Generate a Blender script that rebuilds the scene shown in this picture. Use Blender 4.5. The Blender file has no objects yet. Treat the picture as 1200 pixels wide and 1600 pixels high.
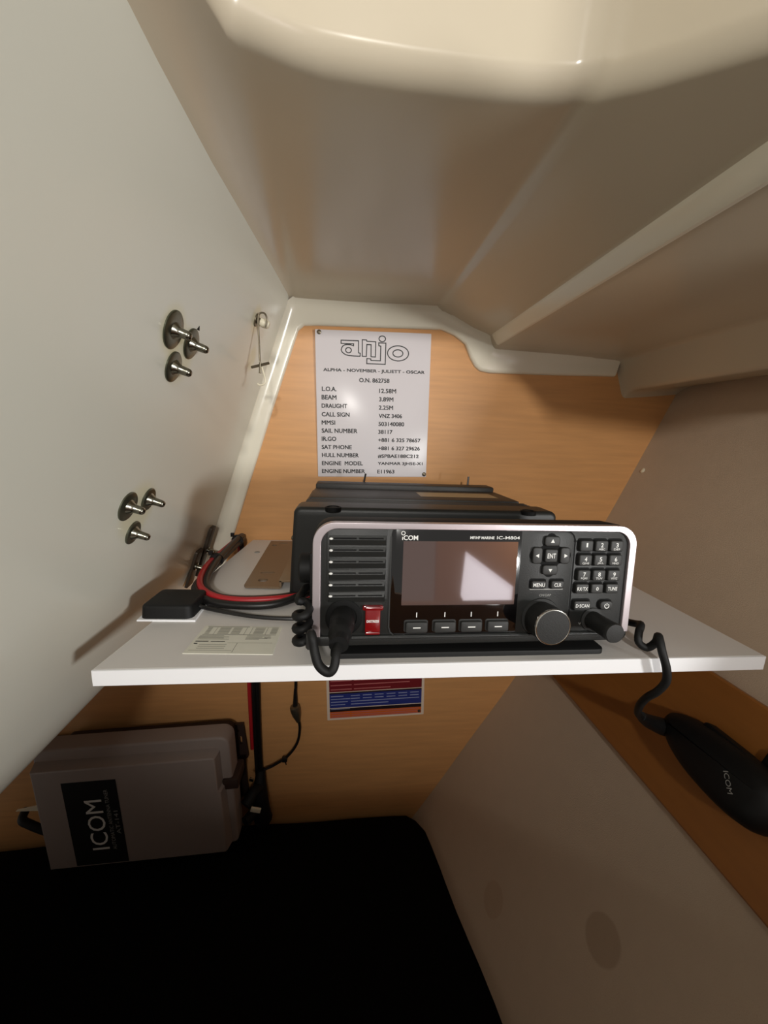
import bpy, bmesh, math, random
from mathutils import Matrix, Vector
random.seed(7)
H = 1.0                      # height of the eye above the cabin floor
sc = bpy.context.scene
COL = sc.collection

# ---------------------------------------------------------------- camera, light, exposure
cam_d = bpy.data.cameras.new('camera'); cam = bpy.data.objects.new('camera', cam_d); COL.objects.link(cam)
R_right = Vector((0.9948, -0.0944, 0.0376)); R_down = Vector((0.0187, -0.1937, -0.9809)); R_fwd = Vector((0.0999, 0.9765, -0.1909))
mc = Matrix((R_right, -R_down, -R_fwd)).transposed().to_4x4(); mc.translation = (0, 0, H)
cam.matrix_world = mc
cam_d.sensor_fit = 'VERTICAL'; cam_d.sensor_height = 24.0; cam_d.lens = 600.0/1600.0*24.0
cam_d.clip_start = 0.01; cam_d.clip_end = 50
sc.camera = cam

world = bpy.data.worlds.new('cabin_air'); sc.world = world; world.use_nodes = True
bg = world.node_tree.nodes['Background']; bg.inputs[0].default_value = (1.0, 0.965, 0.90, 1); bg.inputs[1].default_value = 0.31

def lamp(name, loc, energy, color, radius):
    d = bpy.data.lights.new(name, 'POINT'); d.energy = energy; d.color = color; d.shadow_soft_size = radius
    o = bpy.data.objects.new(name, d); COL.objects.link(o); o.location = (loc[0], loc[1], loc[2]+H)
    return o
lamp('saloon_lamp', (1.20, -1.05, -0.08), 64.0, (1.0, 0.995, 0.97), 0.11)
sd = bpy.data.lights.new('reading_spotlight', 'SPOT'); sd.energy = 31.0; sd.color = (1.0, 0.965, 0.91); sd.shadow_soft_size = 0.035; sd.spot_size = math.radians(54); sd.spot_blend = 0.75
so = bpy.data.objects.new('reading_spotlight', sd); COL.objects.link(so); so.location = (0.02, -0.90, 0.35+H)
so.rotation_euler = (Vector((0.10, 0.65, 0.05))-Vector((0.02, -0.90, 0.35))).to_track_quat('-Z', 'Y').to_euler()
vs = sc.view_settings
vs.view_transform = 'Standard'; vs.look = 'None'; vs.gamma = 1.0; vs.use_curve_mapping = False; vs.exposure = 0.0

# ---------------------------------------------------------------- materials
def lin(c):
    c = c/255.0
    return c/12.92 if c <= 0.04045 else ((c+0.055)/1.055)**2.4
def S(r, g, b): return (lin(r), lin(g), lin(b), 1.0)
MATS = {}
def mat(name, col, rough=0.5, metal=0.0, bump=0.0, bscale=200.0, vary=0.0, vscale=8.0, coat=0.0, spec=0.5, stretch=None):
    m = bpy.data.materials.new(name); m.use_nodes = True
    nt = m.node_tree; b = nt.nodes['Principled BSDF']
    b.inputs['Base Color'].default_value = col; b.inputs['Roughness'].default_value = rough; b.inputs['Metallic'].default_value = metal
    b.inputs['Coat Weight'].default_value = coat; b.inputs['Coat Roughness'].default_value = 0.12
    b.inputs['Specular IOR Level'].default_value = spec
    tc = nt.nodes.new('ShaderNodeTexCoord')
    if vary > 0:
        n = nt.nodes.new('ShaderNodeTexNoise'); n.inputs['Scale'].default_value = vscale; n.inputs['Detail'].default_value = 5
        src = tc.outputs['Object']
        if stretch:
            mp = nt.nodes.new('ShaderNodeMapping'); mp.inputs['Scale'].default_value = stretch
            nt.links.new(src, mp.inputs[0]); src = mp.outputs[0]
        nt.links.new(src, n.inputs['Vector'])
        mx = nt.nodes.new('ShaderNodeMix'); mx.data_type = 'RGBA'
        mx.inputs[6].default_value = tuple(c*(1-vary) for c in col[:3])+(1,); mx.inputs[7].default_value = tuple(min(1, c*(1+vary)) for c in col[:3])+(1,)
        nt.links.new(n.outputs['Fac'], mx.inputs[0]); nt.links.new(mx.outputs[2], b.inputs['Base Color'])
    if bump > 0:
        n2 = nt.nodes.new('ShaderNodeTexNoise'); n2.inputs['Scale'].default_value = bscale; n2.inputs['Detail'].default_value = 3
        nt.links.new(tc.outputs['Object'], n2.inputs['Vector'])
        bp = nt.nodes.new('ShaderNodeBump'); bp.inputs['Strength'].default_value = bump; bp.inputs['Distance'].default_value = 0.002
        nt.links.new(n2.outputs['Fac'], bp.inputs['Height']); nt.links.new(bp.outputs['Normal'], b.inputs['Normal'])
    MATS[name] = m
    return m
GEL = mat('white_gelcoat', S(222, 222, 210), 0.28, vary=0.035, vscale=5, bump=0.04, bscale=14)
GELC = mat('moulded_ceiling_gelcoat', S(198, 187, 166), 0.22, vary=0.03, vscale=6, bump=0.03, bscale=14)  # colour lowered to put in the ceiling's dimmer light beside the strip
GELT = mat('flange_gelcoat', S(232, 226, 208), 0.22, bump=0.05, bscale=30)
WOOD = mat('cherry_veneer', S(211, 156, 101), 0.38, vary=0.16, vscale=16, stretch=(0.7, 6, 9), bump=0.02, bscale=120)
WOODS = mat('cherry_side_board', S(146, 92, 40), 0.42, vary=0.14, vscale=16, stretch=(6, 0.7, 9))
VINYL = mat('hull_lining_vinyl', S(190, 170, 148), 0.75, vary=0.05, vscale=40, bump=0.25, bscale=900)
SHELF = mat('white_melamine', S(214, 210, 206), 0.42, vary=0.01, vscale=20)
EDGE = mat('white_edge_band', S(240, 240, 242), 0.4)
BLK = mat('black_plastic', S(30, 31, 30), 0.42, bump=0.12, bscale=1500, spec=0.4)
BLKM = mat('black_matte_plastic', S(19, 19, 19), 0.6, spec=0.3)
MICM = mat('microphone_shell', S(12, 12, 12), 0.55, spec=0.25)
KEY = mat('key_rubber', S(44, 44, 43), 0.5, spec=0.35)
KNOB = mat('knob_rubber', S(32, 32, 31), 0.55, bump=0.1, bscale=1200, spec=0.35)
GAP = mat('black_recess', S(5, 5, 5), 0.7, spec=0.2)
SILV = mat('silver_paint', S(184, 174, 177), 0.32, metal=0.6)
CHROME = mat('chrome_ring', S(225, 222, 215), 0.15, metal=1.0)
GLASS = mat('screen_glass', S(10, 8, 9), 0.03, spec=0.9, coat=0.3)
LCD = mat('screen_display', S(80, 64, 61), 0.04, spec=0.9, coat=0.3)
WHT = mat('white_print_and_glints', S(228, 228, 224), 0.5)
GREYP = mat('grey_print', S(150, 150, 146), 0.5)
RED = mat('red_button', S(118, 6, 12), 0.22, coat=0.5)
STEEL = mat('stainless_steel', S(138, 136, 124), 0.24, metal=1.0, bump=0.05, bscale=300)
WASH = mat('dull_washer', S(104, 106, 92), 0.34, metal=0.9, bump=0.08, bscale=200)
DARKST = mat('dark_steel', S(70, 60, 50), 0.5, metal=0.6)
STEELD = mat('tarnished_steel', S(122, 114, 98), 0.42, metal=0.9, bump=0.1, bscale=300)
PLATE = mat('brown_bracket_steel', S(134, 112, 88), 0.42, metal=0.35)
CAST = mat('black_cast_aluminium', S(36, 34, 32), 0.48, bump=0.1, bscale=900)
GOLD = mat('pale_gold_label', S(166, 146, 112), 0.4)
REDW = mat('red_wire', S(176, 34, 40), 0.4)
BLKW = mat('black_wire', S(20, 18, 18), 0.4)
SIGNM = mat('white_sign_enamel', S(218, 213, 216), 0.24, spec=0.22)
INK = mat('black_ink', S(16, 15, 17), 0.5)
PAPER = mat('paper', S(216, 214, 200), 0.7)
PINK = mat('grey_print_ink', S(146, 144, 134), 0.7)
TUN = mat('grey_tuner_plastic', S(148, 136, 130), 0.55, vary=0.03, vscale=60, bump=0.05, bscale=900)
TUNB = mat('dark_tuner_plate', S(52, 36, 30), 0.6)
CUSH = mat('black_cloth', S(9, 9, 9), 0.95, spec=0.05, bump=0.3, bscale=600)
P_RED = mat('placard_red', S(120, 24, 34), 0.5); P_BLUE = mat('placard_blue', S(40, 52, 128), 0.5); P_OR = mat('placard_orange', S(214, 104, 40), 0.5)
P_DARK = mat('placard_dark', S(34, 20, 26), 0.5); P_WH = mat('placard_white', S(232, 214, 196), 0.5); P_LB = mat('placard_pale_blue', S(150, 158, 196), 0.5); P_LR = mat('placard_pale_red', S(196, 112, 112), 0.5)
IVORY = mat('ivory_nylon', S(228, 220, 196), 0.4)
FLOORM = mat('dark_cabin_sole', S(60, 40, 26), 0.6, vary=0.15, vscale=10)

# ---------------------------------------------------------------- builders
I4 = Matrix.Identity(4)
UVW = Matrix(((1, 0, 0, 0), (0, 0, -1, 0), (0, 1, 0, 0), (0, 0, 0, 1)))     # u right, v up, w towards the reader
MM = Matrix.Scale(0.001, 4)
def catmull(pts, n=8):
    P = [Vector(p) for p in pts]; P = [2*P[0]-P[1]]+P+[2*P[-1]-P[-2]]; out = []
    for i in range(1, len(P)-2):
        a, b, c, d = P[i-1:i+3]
        for k in range(n):
            t = k/n
            out.append(0.5*((2*b)+(c-a)*t+(2*a-5*b+4*c-d)*t*t+(3*b-3*c+d-a)*t**3))
    out.append(P[-2]); return out
def rrect(w, h, r, cx=0, cy=0, n=5):
    if not isinstance(r, (tuple, list)): r = (r,)*4        # tr, tl, bl, br
    out = []
    for (sx, sy, a0), q in zip(((1, 1, 0), (-1, 1, 90), (-1, -1, 180), (1, -1, 270)), r):
        x, y = cx+sx*(w/2-q), cy+sy*(h/2-q)
        if q <= 1e-9: out.append((x, y)); continue
        for k in range(n+1):
            a = math.radians(a0+90*k/n); out.append((x+q*math.cos(a), y+q*math.sin(a)))
    return out
def circle(r, cx=0, cy=0, n=32, ry=None): return [(cx+r*math.cos(2*math.pi*k/n), cy+(ry or r)*math.sin(2*math.pi*k/n)) for k in range(n)]
def inset(pts, d):
    n = len(pts); out = []
    for i in range(n):
        p0, p1, p2 = Vector(pts[i-1]), Vector(pts[i]), Vector(pts[(i+1) % n])
        e1, e2 = (p1-p0), (p2-p1)
        if e1.length < 1e-9 or e2.length < 1e-9: out.append(tuple(p1)); continue
        n1 = Vector((-e1.y, e1.x)).normalized(); n2 = Vector((-e2.y, e2.x)).normalized()
        m = n1+n2
        if m.length < 1e-6: out.append(tuple(p1)); continue
        m.normalize(); c = max(0.35, m.dot(n1)); q = p1+m*(d/c); out.append((q.x, q.y))
    return out
def ccw(pts):
    a = sum(pts[i-1][0]*pts[i][1]-pts[i][0]*pts[i-1][1] for i in range(len(pts)))
    return list(pts) if a > 0 else list(pts)[::-1]
class MB:
    def __init__(s, M=None): s.bm = bmesh.new(); s.M = M if M is not None else I4; s.mats = []; s.mi = 0
    def use(s, m):
        if m not in s.mats: s.mats.append(m)
        s.mi = s.mats.index(m); return s
    def v(s, x, y, z): return s.bm.verts.new(s.M @ Vector((x, y, z)))
    def f(s, vs):
        try: fa = s.bm.faces.new(vs); fa.material_index = s.mi; fa.smooth = True; return fa
        except ValueError: return None
    def ring(s, pts, w): return [s.v(p[0], p[1], w) for p in pts]
    def bridge(s, a, b, closed=True):
        n = len(a)
        for i in range(n if closed else n-1): s.f((a[i], a[(i+1) % n], b[(i+1) % n], b[i]))
    def prism(s, outline, w0, w1, r=0.0, seg=3, back=True, taper=0.0):
        o = ccw(outline); rs = [s.ring(inset(o, -taper) if taper else o, w0)]
        if r > 0:
            for k in range(seg+1):
                a = math.pi/2*k/seg; rs.append(s.ring(inset(o, r*(1-math.cos(a))), w1-r*(1-math.sin(a))))
        else: rs.append(s.ring(o, w1))
        for a, b in zip(rs, rs[1:]): s.bridge(a, b)
        c_ = s.f(rs[-1])
        if c_: c_.smooth = False
        if back:
            c_ = s.f(rs[0][::-1])
            if c_: c_.smooth = False
        return s
    def plate_hole(s, outer, holes, w0, w1):
        """flat plate with holes; made by triangulated fill"""
        for w, flip in ((w1, False), (w0, True)):
            tmp = bmesh.new(); loops = []
            for pts in [ccw(outer)]+[ccw(h) for h in holes]:
                vv = [tmp.verts.new((p[0], p[1], 0)) for p in pts]
                for i in range(len(vv)): tmp.edges.new((vv[i-1], vv[i]))
            bmesh.ops.triangle_fill(tmp, use_beauty=True, edges=tmp.edges[:], normal=(0, 0, 1))
            tmp.verts.ensure_lookup_table(); mp = {q: s.v(q.co.x, q.co.y, w) for q in tmp.verts}
            for fa in tmp.faces:
                vv = [mp[q] for q in fa.verts]
                if (fa.normal.z < 0) != flip: vv = vv[::-1]
                s.f(vv)
            tmp.free()
        a = ccw(outer); s.bridge(s.ring(a, w0), s.ring(a, w1))
        for h in holes:
            a = ccw(h)[::-1]; s.bridge(s.ring(a, w0), s.ring(a, w1))
        return s
    def box(s, c, d, r=0.0, seg=2):
        t = bmesh.new(); bmesh.ops.create_cube(t, size=1.0)
        for q in t.verts: q.co = Vector((c[0]+q.co.x*d[0], c[1]+q.co.y*d[1], c[2]+q.co.z*d[2]))
        if r > 0: bmesh.ops.bevel(t, geom=t.verts[:]+t.edges[:], offset=r, segments=seg, profile=0.5, affect='EDGES')
        return s.join(t)
    def join(s, t):
        t.verts.ensure_lookup_table(); mp = {q: s.v(*q.co) for q in t.verts}
        for fa in t.faces: s.f([mp[q] for q in fa.verts])
        t.free(); return s
    def lathe(s, prof, n=24, c=(0, 0)):
        rings = []
        for r, w in prof:
            rings.append([s.v(c[0], c[1], w)] if r < 1e-9 else [s.v(c[0]+r*math.cos(2*math.pi*k/n), c[1]+r*math.sin(2*math.pi*k/n), w) for k in range(n)])
        for a, b in zip(rings, rings[1:]):
            if len(a) == 1 and len(b) == 1: continue
            if len(a) == 1:
                for k in range(n): s.f((a[0], b[(k+1) % n], b[k])[::-1])
            elif len(b) == 1:
                for k in range(n): s.f((a[k], a[(k+1) % n], b[0]))
            else: s.bridge(a, b)
        if len(rings[0]) > 1: s.f(rings[0][::-1])
        if len(rings[-1]) > 1: s.f(rings[-1])
        return s
    def tube(s, pts, r, n=10, smooth=8, taper=None):
        P = catmull(pts, smooth) if smooth else [Vector(p) for p in pts]
        T = [(P[min(i+1, len(P)-1)]-P[max(i-1, 0)]).normalized() for i in range(len(P))]
        nv = T[0].orthogonal().normalized(); prev = None
        for i, (p, t) in enumerate(zip(P, T)):
            nv = (nv-t*nv.dot(t)).normalized(); b = t.cross(nv)
            rr = r if taper is None else r*taper(i/(len(P)-1))
            ring = [s.v(*(p+nv*(rr*math.cos(2*math.pi*k/n))+b*(rr*math.sin(2*math.pi*k/n)))) for k in range(n)]
            if prev: s.bridge(prev, ring)
            else: s.f(ring[::-1])
            prev = ring
        s.f(prev); return s
    def ball(s, c, r, sc_=(1, 1, 1)):
        t = bmesh.new(); bmesh.ops.create_uvsphere(t, u_segments=16, v_segments=10, radius=1)
        for q in t.verts: q.co = Vector((c[0]+q.co.x*r*sc_[0], c[1]+q.co.y*r*sc_[1], c[2]+q.co.z*r*sc_[2]))
        return s.join(t)
    def grid(s, rows, closed=False):
        R = [[s.v(*p) for p in row] for row in rows]
        for a, b in zip(R, R[1:]): s.bridge(a, b, closed)
        return s
    def stroke(s, pts, wd, w, closed=True):
        """flat ribbon of width wd along a polyline in the uv plane"""
        n = len(pts); a, b = [], []
        for i in range(n):
            p1 = Vector(pts[i]); p0 = Vector(pts[i-1]) if (closed or i > 0) else None; p2 = Vector(pts[(i+1) % n]) if (closed or i < n-1) else None
            ns = []
            if p0 is not None: e = p1-p0; ns.append(Vector((-e.y, e.x)).normalized())
            if p2 is not None: e = p2-p1; ns.append(Vector((-e.y, e.x)).normalized())
            m = sum(ns, Vector((0, 0))); m = m.normalized() if m.length > 1e-6 else ns[0]
            k = wd/2/max(0.5, m.dot(ns[0])); a.append(p1+m*k); b.append(p1-m*k)
        A = [s.v(q.x, q.y, w) for q in a]; B = [s.v(q.x, q.y, w) for q in b]; s.bridge(B, A, closed); return s
    def rect(s, u0, v0, u1, v1, w): s.f([s.v(u0, v0, w), s.v(u1, v0, w), s.v(u1, v1, w), s.v(u0, v1, w)]); return s
    def text(s, body, u0, v0, u1, v1, w, bold=0.0, shear=0.0, rot=0):
        """lettering fitted into the box u0..u1, v0..v1"""
        cu = bpy.data.curves.new('t', 'FONT'); cu.body = body; cu.size = 1.0; cu.offset = bold; cu.shear = shear; cu.resolution_u = 3
        ob = bpy.data.objects.new('t', cu); COL.objects.link(ob); bpy.context.view_layer.update()
        me = bpy.data.meshes.new_from_object(ob.evaluated_get(bpy.context.evaluated_depsgraph_get()))
        xs = [q.co.x for q in me.vertices]; ys = [q.co.y for q in me.vertices]
        x0, x1, y0, y1 = min(xs), max(xs), min(ys), max(ys)
        vv = []
        for q in me.vertices:
            a, b = (q.co.x-x0)/(x1-x0), (q.co.y-y0)/max(1e-9, y1-y0)
            if rot == 90: a, b = 1-b, a
            if rot == -90: a, b = b, 1-a
            vv.append(s.v(u0+a*(u1-u0), v0+b*(v1-v0), w))
        for p in me.polygons: s.f([vv[i] for i in p.vertices])
        bpy.data.objects.remove(ob); bpy.data.curves.remove(cu); bpy.data.meshes.remove(me); return s
    def build(s, name, m, parent=None, label=None, sharp=38, recalc=False, weighted=False):
        if recalc: bmesh.ops.recalc_face_normals(s.bm, faces=s.bm.faces[:])
        me = bpy.data.meshes.new(name); s.bm.to_mesh(me); s.bm.free()
        for q in (s.mats or [m]): me.materials.append(q)
        me.set_sharp_from_angle(angle=math.radians(sharp))
        o = bpy.data.objects.new(name, me); COL.objects.link(o)
        if parent is not None: o.parent = parent
        if label: o['label'] = label
        if weighted:
            wn = o.modifiers.new('weighted_normals', 'WEIGHTED_NORMAL'); wn.keep_sharp = True; wn.weight = 90; wn.mode = 'FACE_AREA'
        return o
def tag(o, label, cat, group=None, kind=None):
    o['label'] = label; o['category'] = cat
    if group: o['group'] = group
    if kind: o['kind'] = kind
    return o
def thing(name, loc, label, cat, group=None, rot=None):
    o = bpy.data.objects.new(name, None); COL.objects.link(o); o.empty_display_size = 0.02
    o.location = (loc[0], loc[1], loc[2]+H)
    if rot is not None: o.rotation_euler = rot.to_euler() if isinstance(rot, Matrix) else rot
    return tag(o, label, cat, group)
def struct(o): o['kind'] = 'structure'; return o
UPH = Matrix.Translation((0, 0, H))       # eye-height coordinates to world

# ================================================================ the setting
YB = 0.6534
b = MB(UPH); b.box((-0.15, YB+0.009, -0.33), (1.75, 0.018, 1.34)); struct(b.build('wall_back', WOOD))
b = MB(UPH); b.box((-0.1, 0.2, -1.01), (1.9, 1.4, 0.02)); struct(b.build('floor', FLOORM))
b = MB(UPH); b.box((-0.1, -0.06, -0.62), (1.7, 0.018, 0.77)); struct(b.build('added_shade_wall', WOOD))  # unseen low wall, added behind the eye to shade below the shelf

# daylight opening across the cabin, seen only as a reflection in the radio screen
SKYP = bpy.data.materials.new('daylight_pane'); SKYP.use_nodes = True
e_ = SKYP.node_tree.nodes['Principled BSDF']; e_.inputs['Base Color'].default_value = (0.8, 0.8, 0.8, 1); e_.inputs['Emission Color'].default_value = (1.0, 0.90, 0.97, 1); e_.inputs['Emission Strength'].default_value = 5.5
wf = [(0.655, -0.329), (0.9218, -0.517), (0.915, -0.66), (0.665, -0.66), (0.660, -0.609), (0.635, -0.555)]
b = MB(UPH @ Matrix.Translation((0, -1.3, 0)) @ Matrix(((1, 0, 0, 0), (0, 0, 1, 0), (0, 1, 0, 0), (0, 0, 0, 1)))); b.plate_hole([(0.5, -0.25), (1.0, -0.25), (1.0, -0.72), (0.5, -0.72)], [wf], -0.02, 0.0)
w1_ = struct(b.build('window_1', WOODS, recalc=True))
b = MB(UPH @ Matrix.Translation((0, -1.3, 0)) @ Matrix(((1, 0, 0, 0), (0, 0, 1, 0), (0, 1, 0, 0), (0, 0, 0, 1)))); b.prism([(x, y) for x, y in wf], -0.016, -0.010); b.build('window_pane', SKYP, w1_, recalc=True)

# hull lining on the right: one gently curved profile along the boat
hull = catmull([(0.615, 0.185, 0), (0.5814, 0.1049, 0), (0.493, -0.1076, 0), (0.4203, -0.2732, 0), (0.3453, -0.4442, 0), (0.255, -0.6, 0), (0.1764, -0.7342, 0), (0.02, -0.985, 0)], 6)
b = MB(UPH); rows = []
for y in (YB+0.001, 0.5, 0.35, 0.2, 0.05): rows.append([(p.x, y, p.y) for p in hull])
b.grid(rows); b.grid([[(p.x+0.012, y, p.y-0.004) for p in hull] for y in (0.05, 0.2, 0.35, 0.5, YB+0.001)])
wr = struct(b.build('wall_right', VINYL, sharp=60))
# stains on the hull lining: worn round marks
nt = VINYL.node_tree; bs = nt.nodes['Principled BSDF']
geo = nt.nodes.new('ShaderNodeNewGeometry'); prevsock = bs.inputs['Base Color'].links[0].from_socket
for (px, py, pz, rad, kf) in ((0.2915, 0.3015, H-0.5366, 0.0225, 0.80), (0.2237, 0.4213, H-0.653, 0.021, 0.90)):
    d = nt.nodes.new('ShaderNodeVectorMath'); d.operation = 'DISTANCE'; d.inputs[1].default_value = (px, py, pz); nt.links.new(geo.outputs['Position'], d.inputs[0])
    mr = nt.nodes.new('ShaderNodeMapRange'); mr.inputs['From Min'].default_value = rad*0.92; mr.inputs['From Max'].default_value = rad*1.05; mr.inputs['To Min'].default_value = 1.0; mr.inputs['To Max'].default_value = 0.0
    nt.links.new(d.outputs['Value'], mr.inputs['Value'])
    mx = nt.nodes.new('ShaderNodeMix'); mx.data_type = 'RGBA'; mx.blend_type = 'MULTIPLY'; mx.inputs[7].default_value = (kf, kf*0.95, kf*0.9, 1)
    nt.links.new(mr.outputs[0], mx.inputs[0]); nt.links.new(prevsock, mx.inputs[6]); prevsock = mx.outputs[2]
nt.links.new(prevsock, bs.inputs['Base Color'])

# veneered board along the hull
HN = Vector((-0.9157, 0, 0.4018)); HD = Vector((-0.4018, 0, -0.9157)); HP = Vector((0.493, 0, -0.1076))
def on_hull(z, off=0.0): t = (HP.z-z)/0.9157; p = HP+HD*t; return p+HN*off
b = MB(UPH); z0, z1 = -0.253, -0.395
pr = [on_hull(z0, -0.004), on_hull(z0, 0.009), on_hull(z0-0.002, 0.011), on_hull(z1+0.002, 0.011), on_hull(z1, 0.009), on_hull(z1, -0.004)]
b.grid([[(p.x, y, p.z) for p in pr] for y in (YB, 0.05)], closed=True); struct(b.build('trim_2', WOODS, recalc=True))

# left liner wall with a rolled lower edge
b = MB(UPH)
lp = [(-1.0, -0.296), (-0.285, -0.297), (-0.277, -0.296), (-0.2715, -0.2925), (-0.2665, -0.285), (-0.2615, -0.275), (-0.2261, -0.2), (-0.19, -0.0938), (-0.158, 0.0003), (-0.11, 0.1417), (-0.0891, 0.2033), (-0.0043, 0.453)]
b.grid([[(x, y, z) for x, z in lp] for y in (-0.12, 0.0, 0.1, 0.2, 0.3, 0.4, 0.5, 0.6, YB)])
struct(b.build('wall_left', GEL, sharp=60))

# rust bleeding round the bolts
nt = GEL.node_tree; bs = nt.nodes['Principled BSDF']
geo = nt.nodes.new('ShaderNodeNewGeometry'); prevsock = bs.inputs['Base Color'].links[0].from_socket
for (px, py, pz, rad) in ((-0.133, 0.327, 0.074, 0.024), (-0.137, 0.350, 0.060, 0.030), (-0.182, 0.352, -0.072, 0.034), (-0.1126, 0.516, 0.134, 0.022), (-0.126, 0.548, 0.095, 0.02)):
    d = nt.nodes.new('ShaderNodeVectorMath'); d.operation = 'DISTANCE'; d.inputs[1].default_value = (px, py, pz+H); nt.links.new(geo.outputs['Position'], d.inputs[0])
    mr = nt.nodes.new('ShaderNodeMapRange'); mr.interpolation_type = 'SMOOTHSTEP'; mr.inputs['From Min'].default_value = rad*0.5; mr.inputs['From Max'].default_value = rad; mr.inputs['To Min'].default_value = 1.0; mr.inputs['To Max'].default_value = 0.0
    nt.links.new(d.outputs['Value'], mr.inputs['Value'])
    mx = nt.nodes.new('ShaderNodeMix'); mx.data_type = 'RGBA'; mx.blend_type = 'MULTIPLY'; mx.inputs[7].default_value = (0.97, 0.93, 0.78, 1)
    nt.links.new(mr.outputs[0], mx.inputs[0]); nt.links.new(prevsock, mx.inputs[6]); prevsock = mx.outputs[2]
nt.links.new(prevsock, bs.inputs['Base Color'])

# moulded ceiling: facets running along the boat, a rounded riser towards the viewer
def ceil_profile(y):
    k = min(1.0, max(0.0, (0.64-y)/0.36)); r = 0.006+0.030*k          # the wall corner softens towards the viewer
    wd = Vector((0.3217, 0.9469)); cd = Vector((1.0, 0.012)); c = Vector((-0.0895, 0.2035))
    a, e = c-wd*r, c+cd*r; pts = []
    for i in range(17):
        t = i/16; q = a*(1-t)**2+c*2*t*(1-t)+e*t*t; pts.append((q.x-0.0006*(1-t), q.y))
    pts += [(-0.045, 0.2042), (-0.033, 0.2043), (-0.018, 0.2044), (0.0, 0.2046), (0.03, 0.2051), (0.07, 0.2057), (0.11, 0.2063), (0.128, 0.2065), (0.1325, 0.20655)]
    q = 0.0035
    pts += [(0.1394-q*1.4, 0.2067), (0.1394-q*0.3, 0.2062), (0.1394+q*0.7, 0.2048), (0.1394+q*1.8, 0.2018)]
    pts += [(0.150, 0.2008), (0.165, 0.1945), (0.195, 0.1805), (0.2215, 0.1683), (0.2245, 0.1666), (0.2262, 0.1642), (0.2335, 0.1536), (0.2365, 0.1513), (0.2455, 0.1500), (0.26, 0.1497),
            (0.36, 0.1475), (0.445, 0.1453), (0.4540, 0.1440), (0.4585, 0.1400), (0.4735, 0.1010), (0.4775, 0.0955), (0.4830, 0.0938), (0.53, 0.0985), (0.60, 0.107)]
    return pts
def riser_y(x):
    ks = [(-0.2, 0.09), (-0.088, 0.10), (-0.081, 0.15), (-0.074, 0.21), (-0.0652, 0.2438), (-0.0509, 0.2495), (-0.0358, 0.2555), (-0.0189, 0.2595), (0.0171, 0.2625), (0.0737, 0.2632), (0.125, 0.2615), (0.1394, 0.255), (0.157, 0.239), (0.187, 0.196), (0.24, 0.12), (0.30, 0.05), (0.7, 0.05)]
    for (a, ya), (c, yc) in zip(ks, ks[1:]):
        if a <= x <= c: t = (x-a)/(c-a); return ya+(yc-ya)*t
    return ks[-1][1]
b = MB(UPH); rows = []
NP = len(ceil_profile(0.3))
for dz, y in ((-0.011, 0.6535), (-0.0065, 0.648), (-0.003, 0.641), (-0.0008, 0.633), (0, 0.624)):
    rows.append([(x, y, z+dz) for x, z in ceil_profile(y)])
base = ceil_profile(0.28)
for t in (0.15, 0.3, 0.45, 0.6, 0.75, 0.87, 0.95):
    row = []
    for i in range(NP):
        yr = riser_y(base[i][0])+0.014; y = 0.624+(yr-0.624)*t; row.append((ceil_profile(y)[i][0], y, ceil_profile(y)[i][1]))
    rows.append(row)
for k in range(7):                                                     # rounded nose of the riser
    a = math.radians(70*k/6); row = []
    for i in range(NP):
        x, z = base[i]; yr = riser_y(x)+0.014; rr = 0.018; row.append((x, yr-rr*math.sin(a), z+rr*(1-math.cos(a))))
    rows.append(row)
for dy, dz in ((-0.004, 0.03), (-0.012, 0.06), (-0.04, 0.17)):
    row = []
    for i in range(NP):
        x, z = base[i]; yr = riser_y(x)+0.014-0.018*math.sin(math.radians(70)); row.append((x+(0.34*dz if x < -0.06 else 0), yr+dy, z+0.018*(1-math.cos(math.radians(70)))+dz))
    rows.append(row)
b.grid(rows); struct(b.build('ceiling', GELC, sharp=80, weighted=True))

# moulded ceiling strip, its brighter light put in as a paler gelcoat
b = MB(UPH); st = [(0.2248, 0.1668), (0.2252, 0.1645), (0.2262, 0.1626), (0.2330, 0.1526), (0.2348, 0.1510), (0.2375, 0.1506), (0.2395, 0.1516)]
b.grid([[(x, y, z) for x, z in st] for y in (0.05, 0.3, 0.55, 0.630)]); struct(b.build('lit_ceiling_strip', GELT, sharp=30))

# flange taped to the bulkhead all round the liner
fo = [(-0.243, -0.25), (-0.2261, -0.2), (-0.19, -0.0938), (-0.15, 0.024), (-0.11, 0.1417), (-0.0915, 0.196), (-0.082, 0.2035), (-0.06, 0.2045), (0.04, 0.2058), (0.139, 0.2062), (0.165, 0.194), (0.2, 0.178), (0.2299, 0.162), (0.243, 0.152), (0.25, 0.1508), (0.30, 0.1498), (0.38, 0.147), (0.456, 0.1455)]
fi = [(-0.2113, -0.25), (-0.194, -0.195), (-0.159, -0.085), (-0.118, 0.04), (-0.085, 0.137), (-0.078, 0.158), (-0.069, 0.1655), (-0.05, 0.1668), (0.04, 0.1695), (0.148, 0.173), (0.17, 0.1652), (0.1887, 0.1532), (0.199, 0.132), (0.2075, 0.120), (0.2165, 0.1135), (0.2335, 0.111), (0.38, 0.1145), (0.454, 0.117)]
b = MB(UPH); rows = []
for t, y in ((0.0, 0.636), (0.12, 0.642), (0.5, 0.6445), (0.88, 0.6465), (0.97, 0.648), (1.0, 0.651), (1.0, 0.6534)):
    rows.append([(a[0]+(c[0]-a[0])*t, y, a[1]+(c[1]-a[1])*t) for a, c in zip(fo, fi)])
b.grid([list(r) for r in zip(*rows)][::-1]); struct(b.build('trim_1', GELT, sharp=60))

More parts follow.
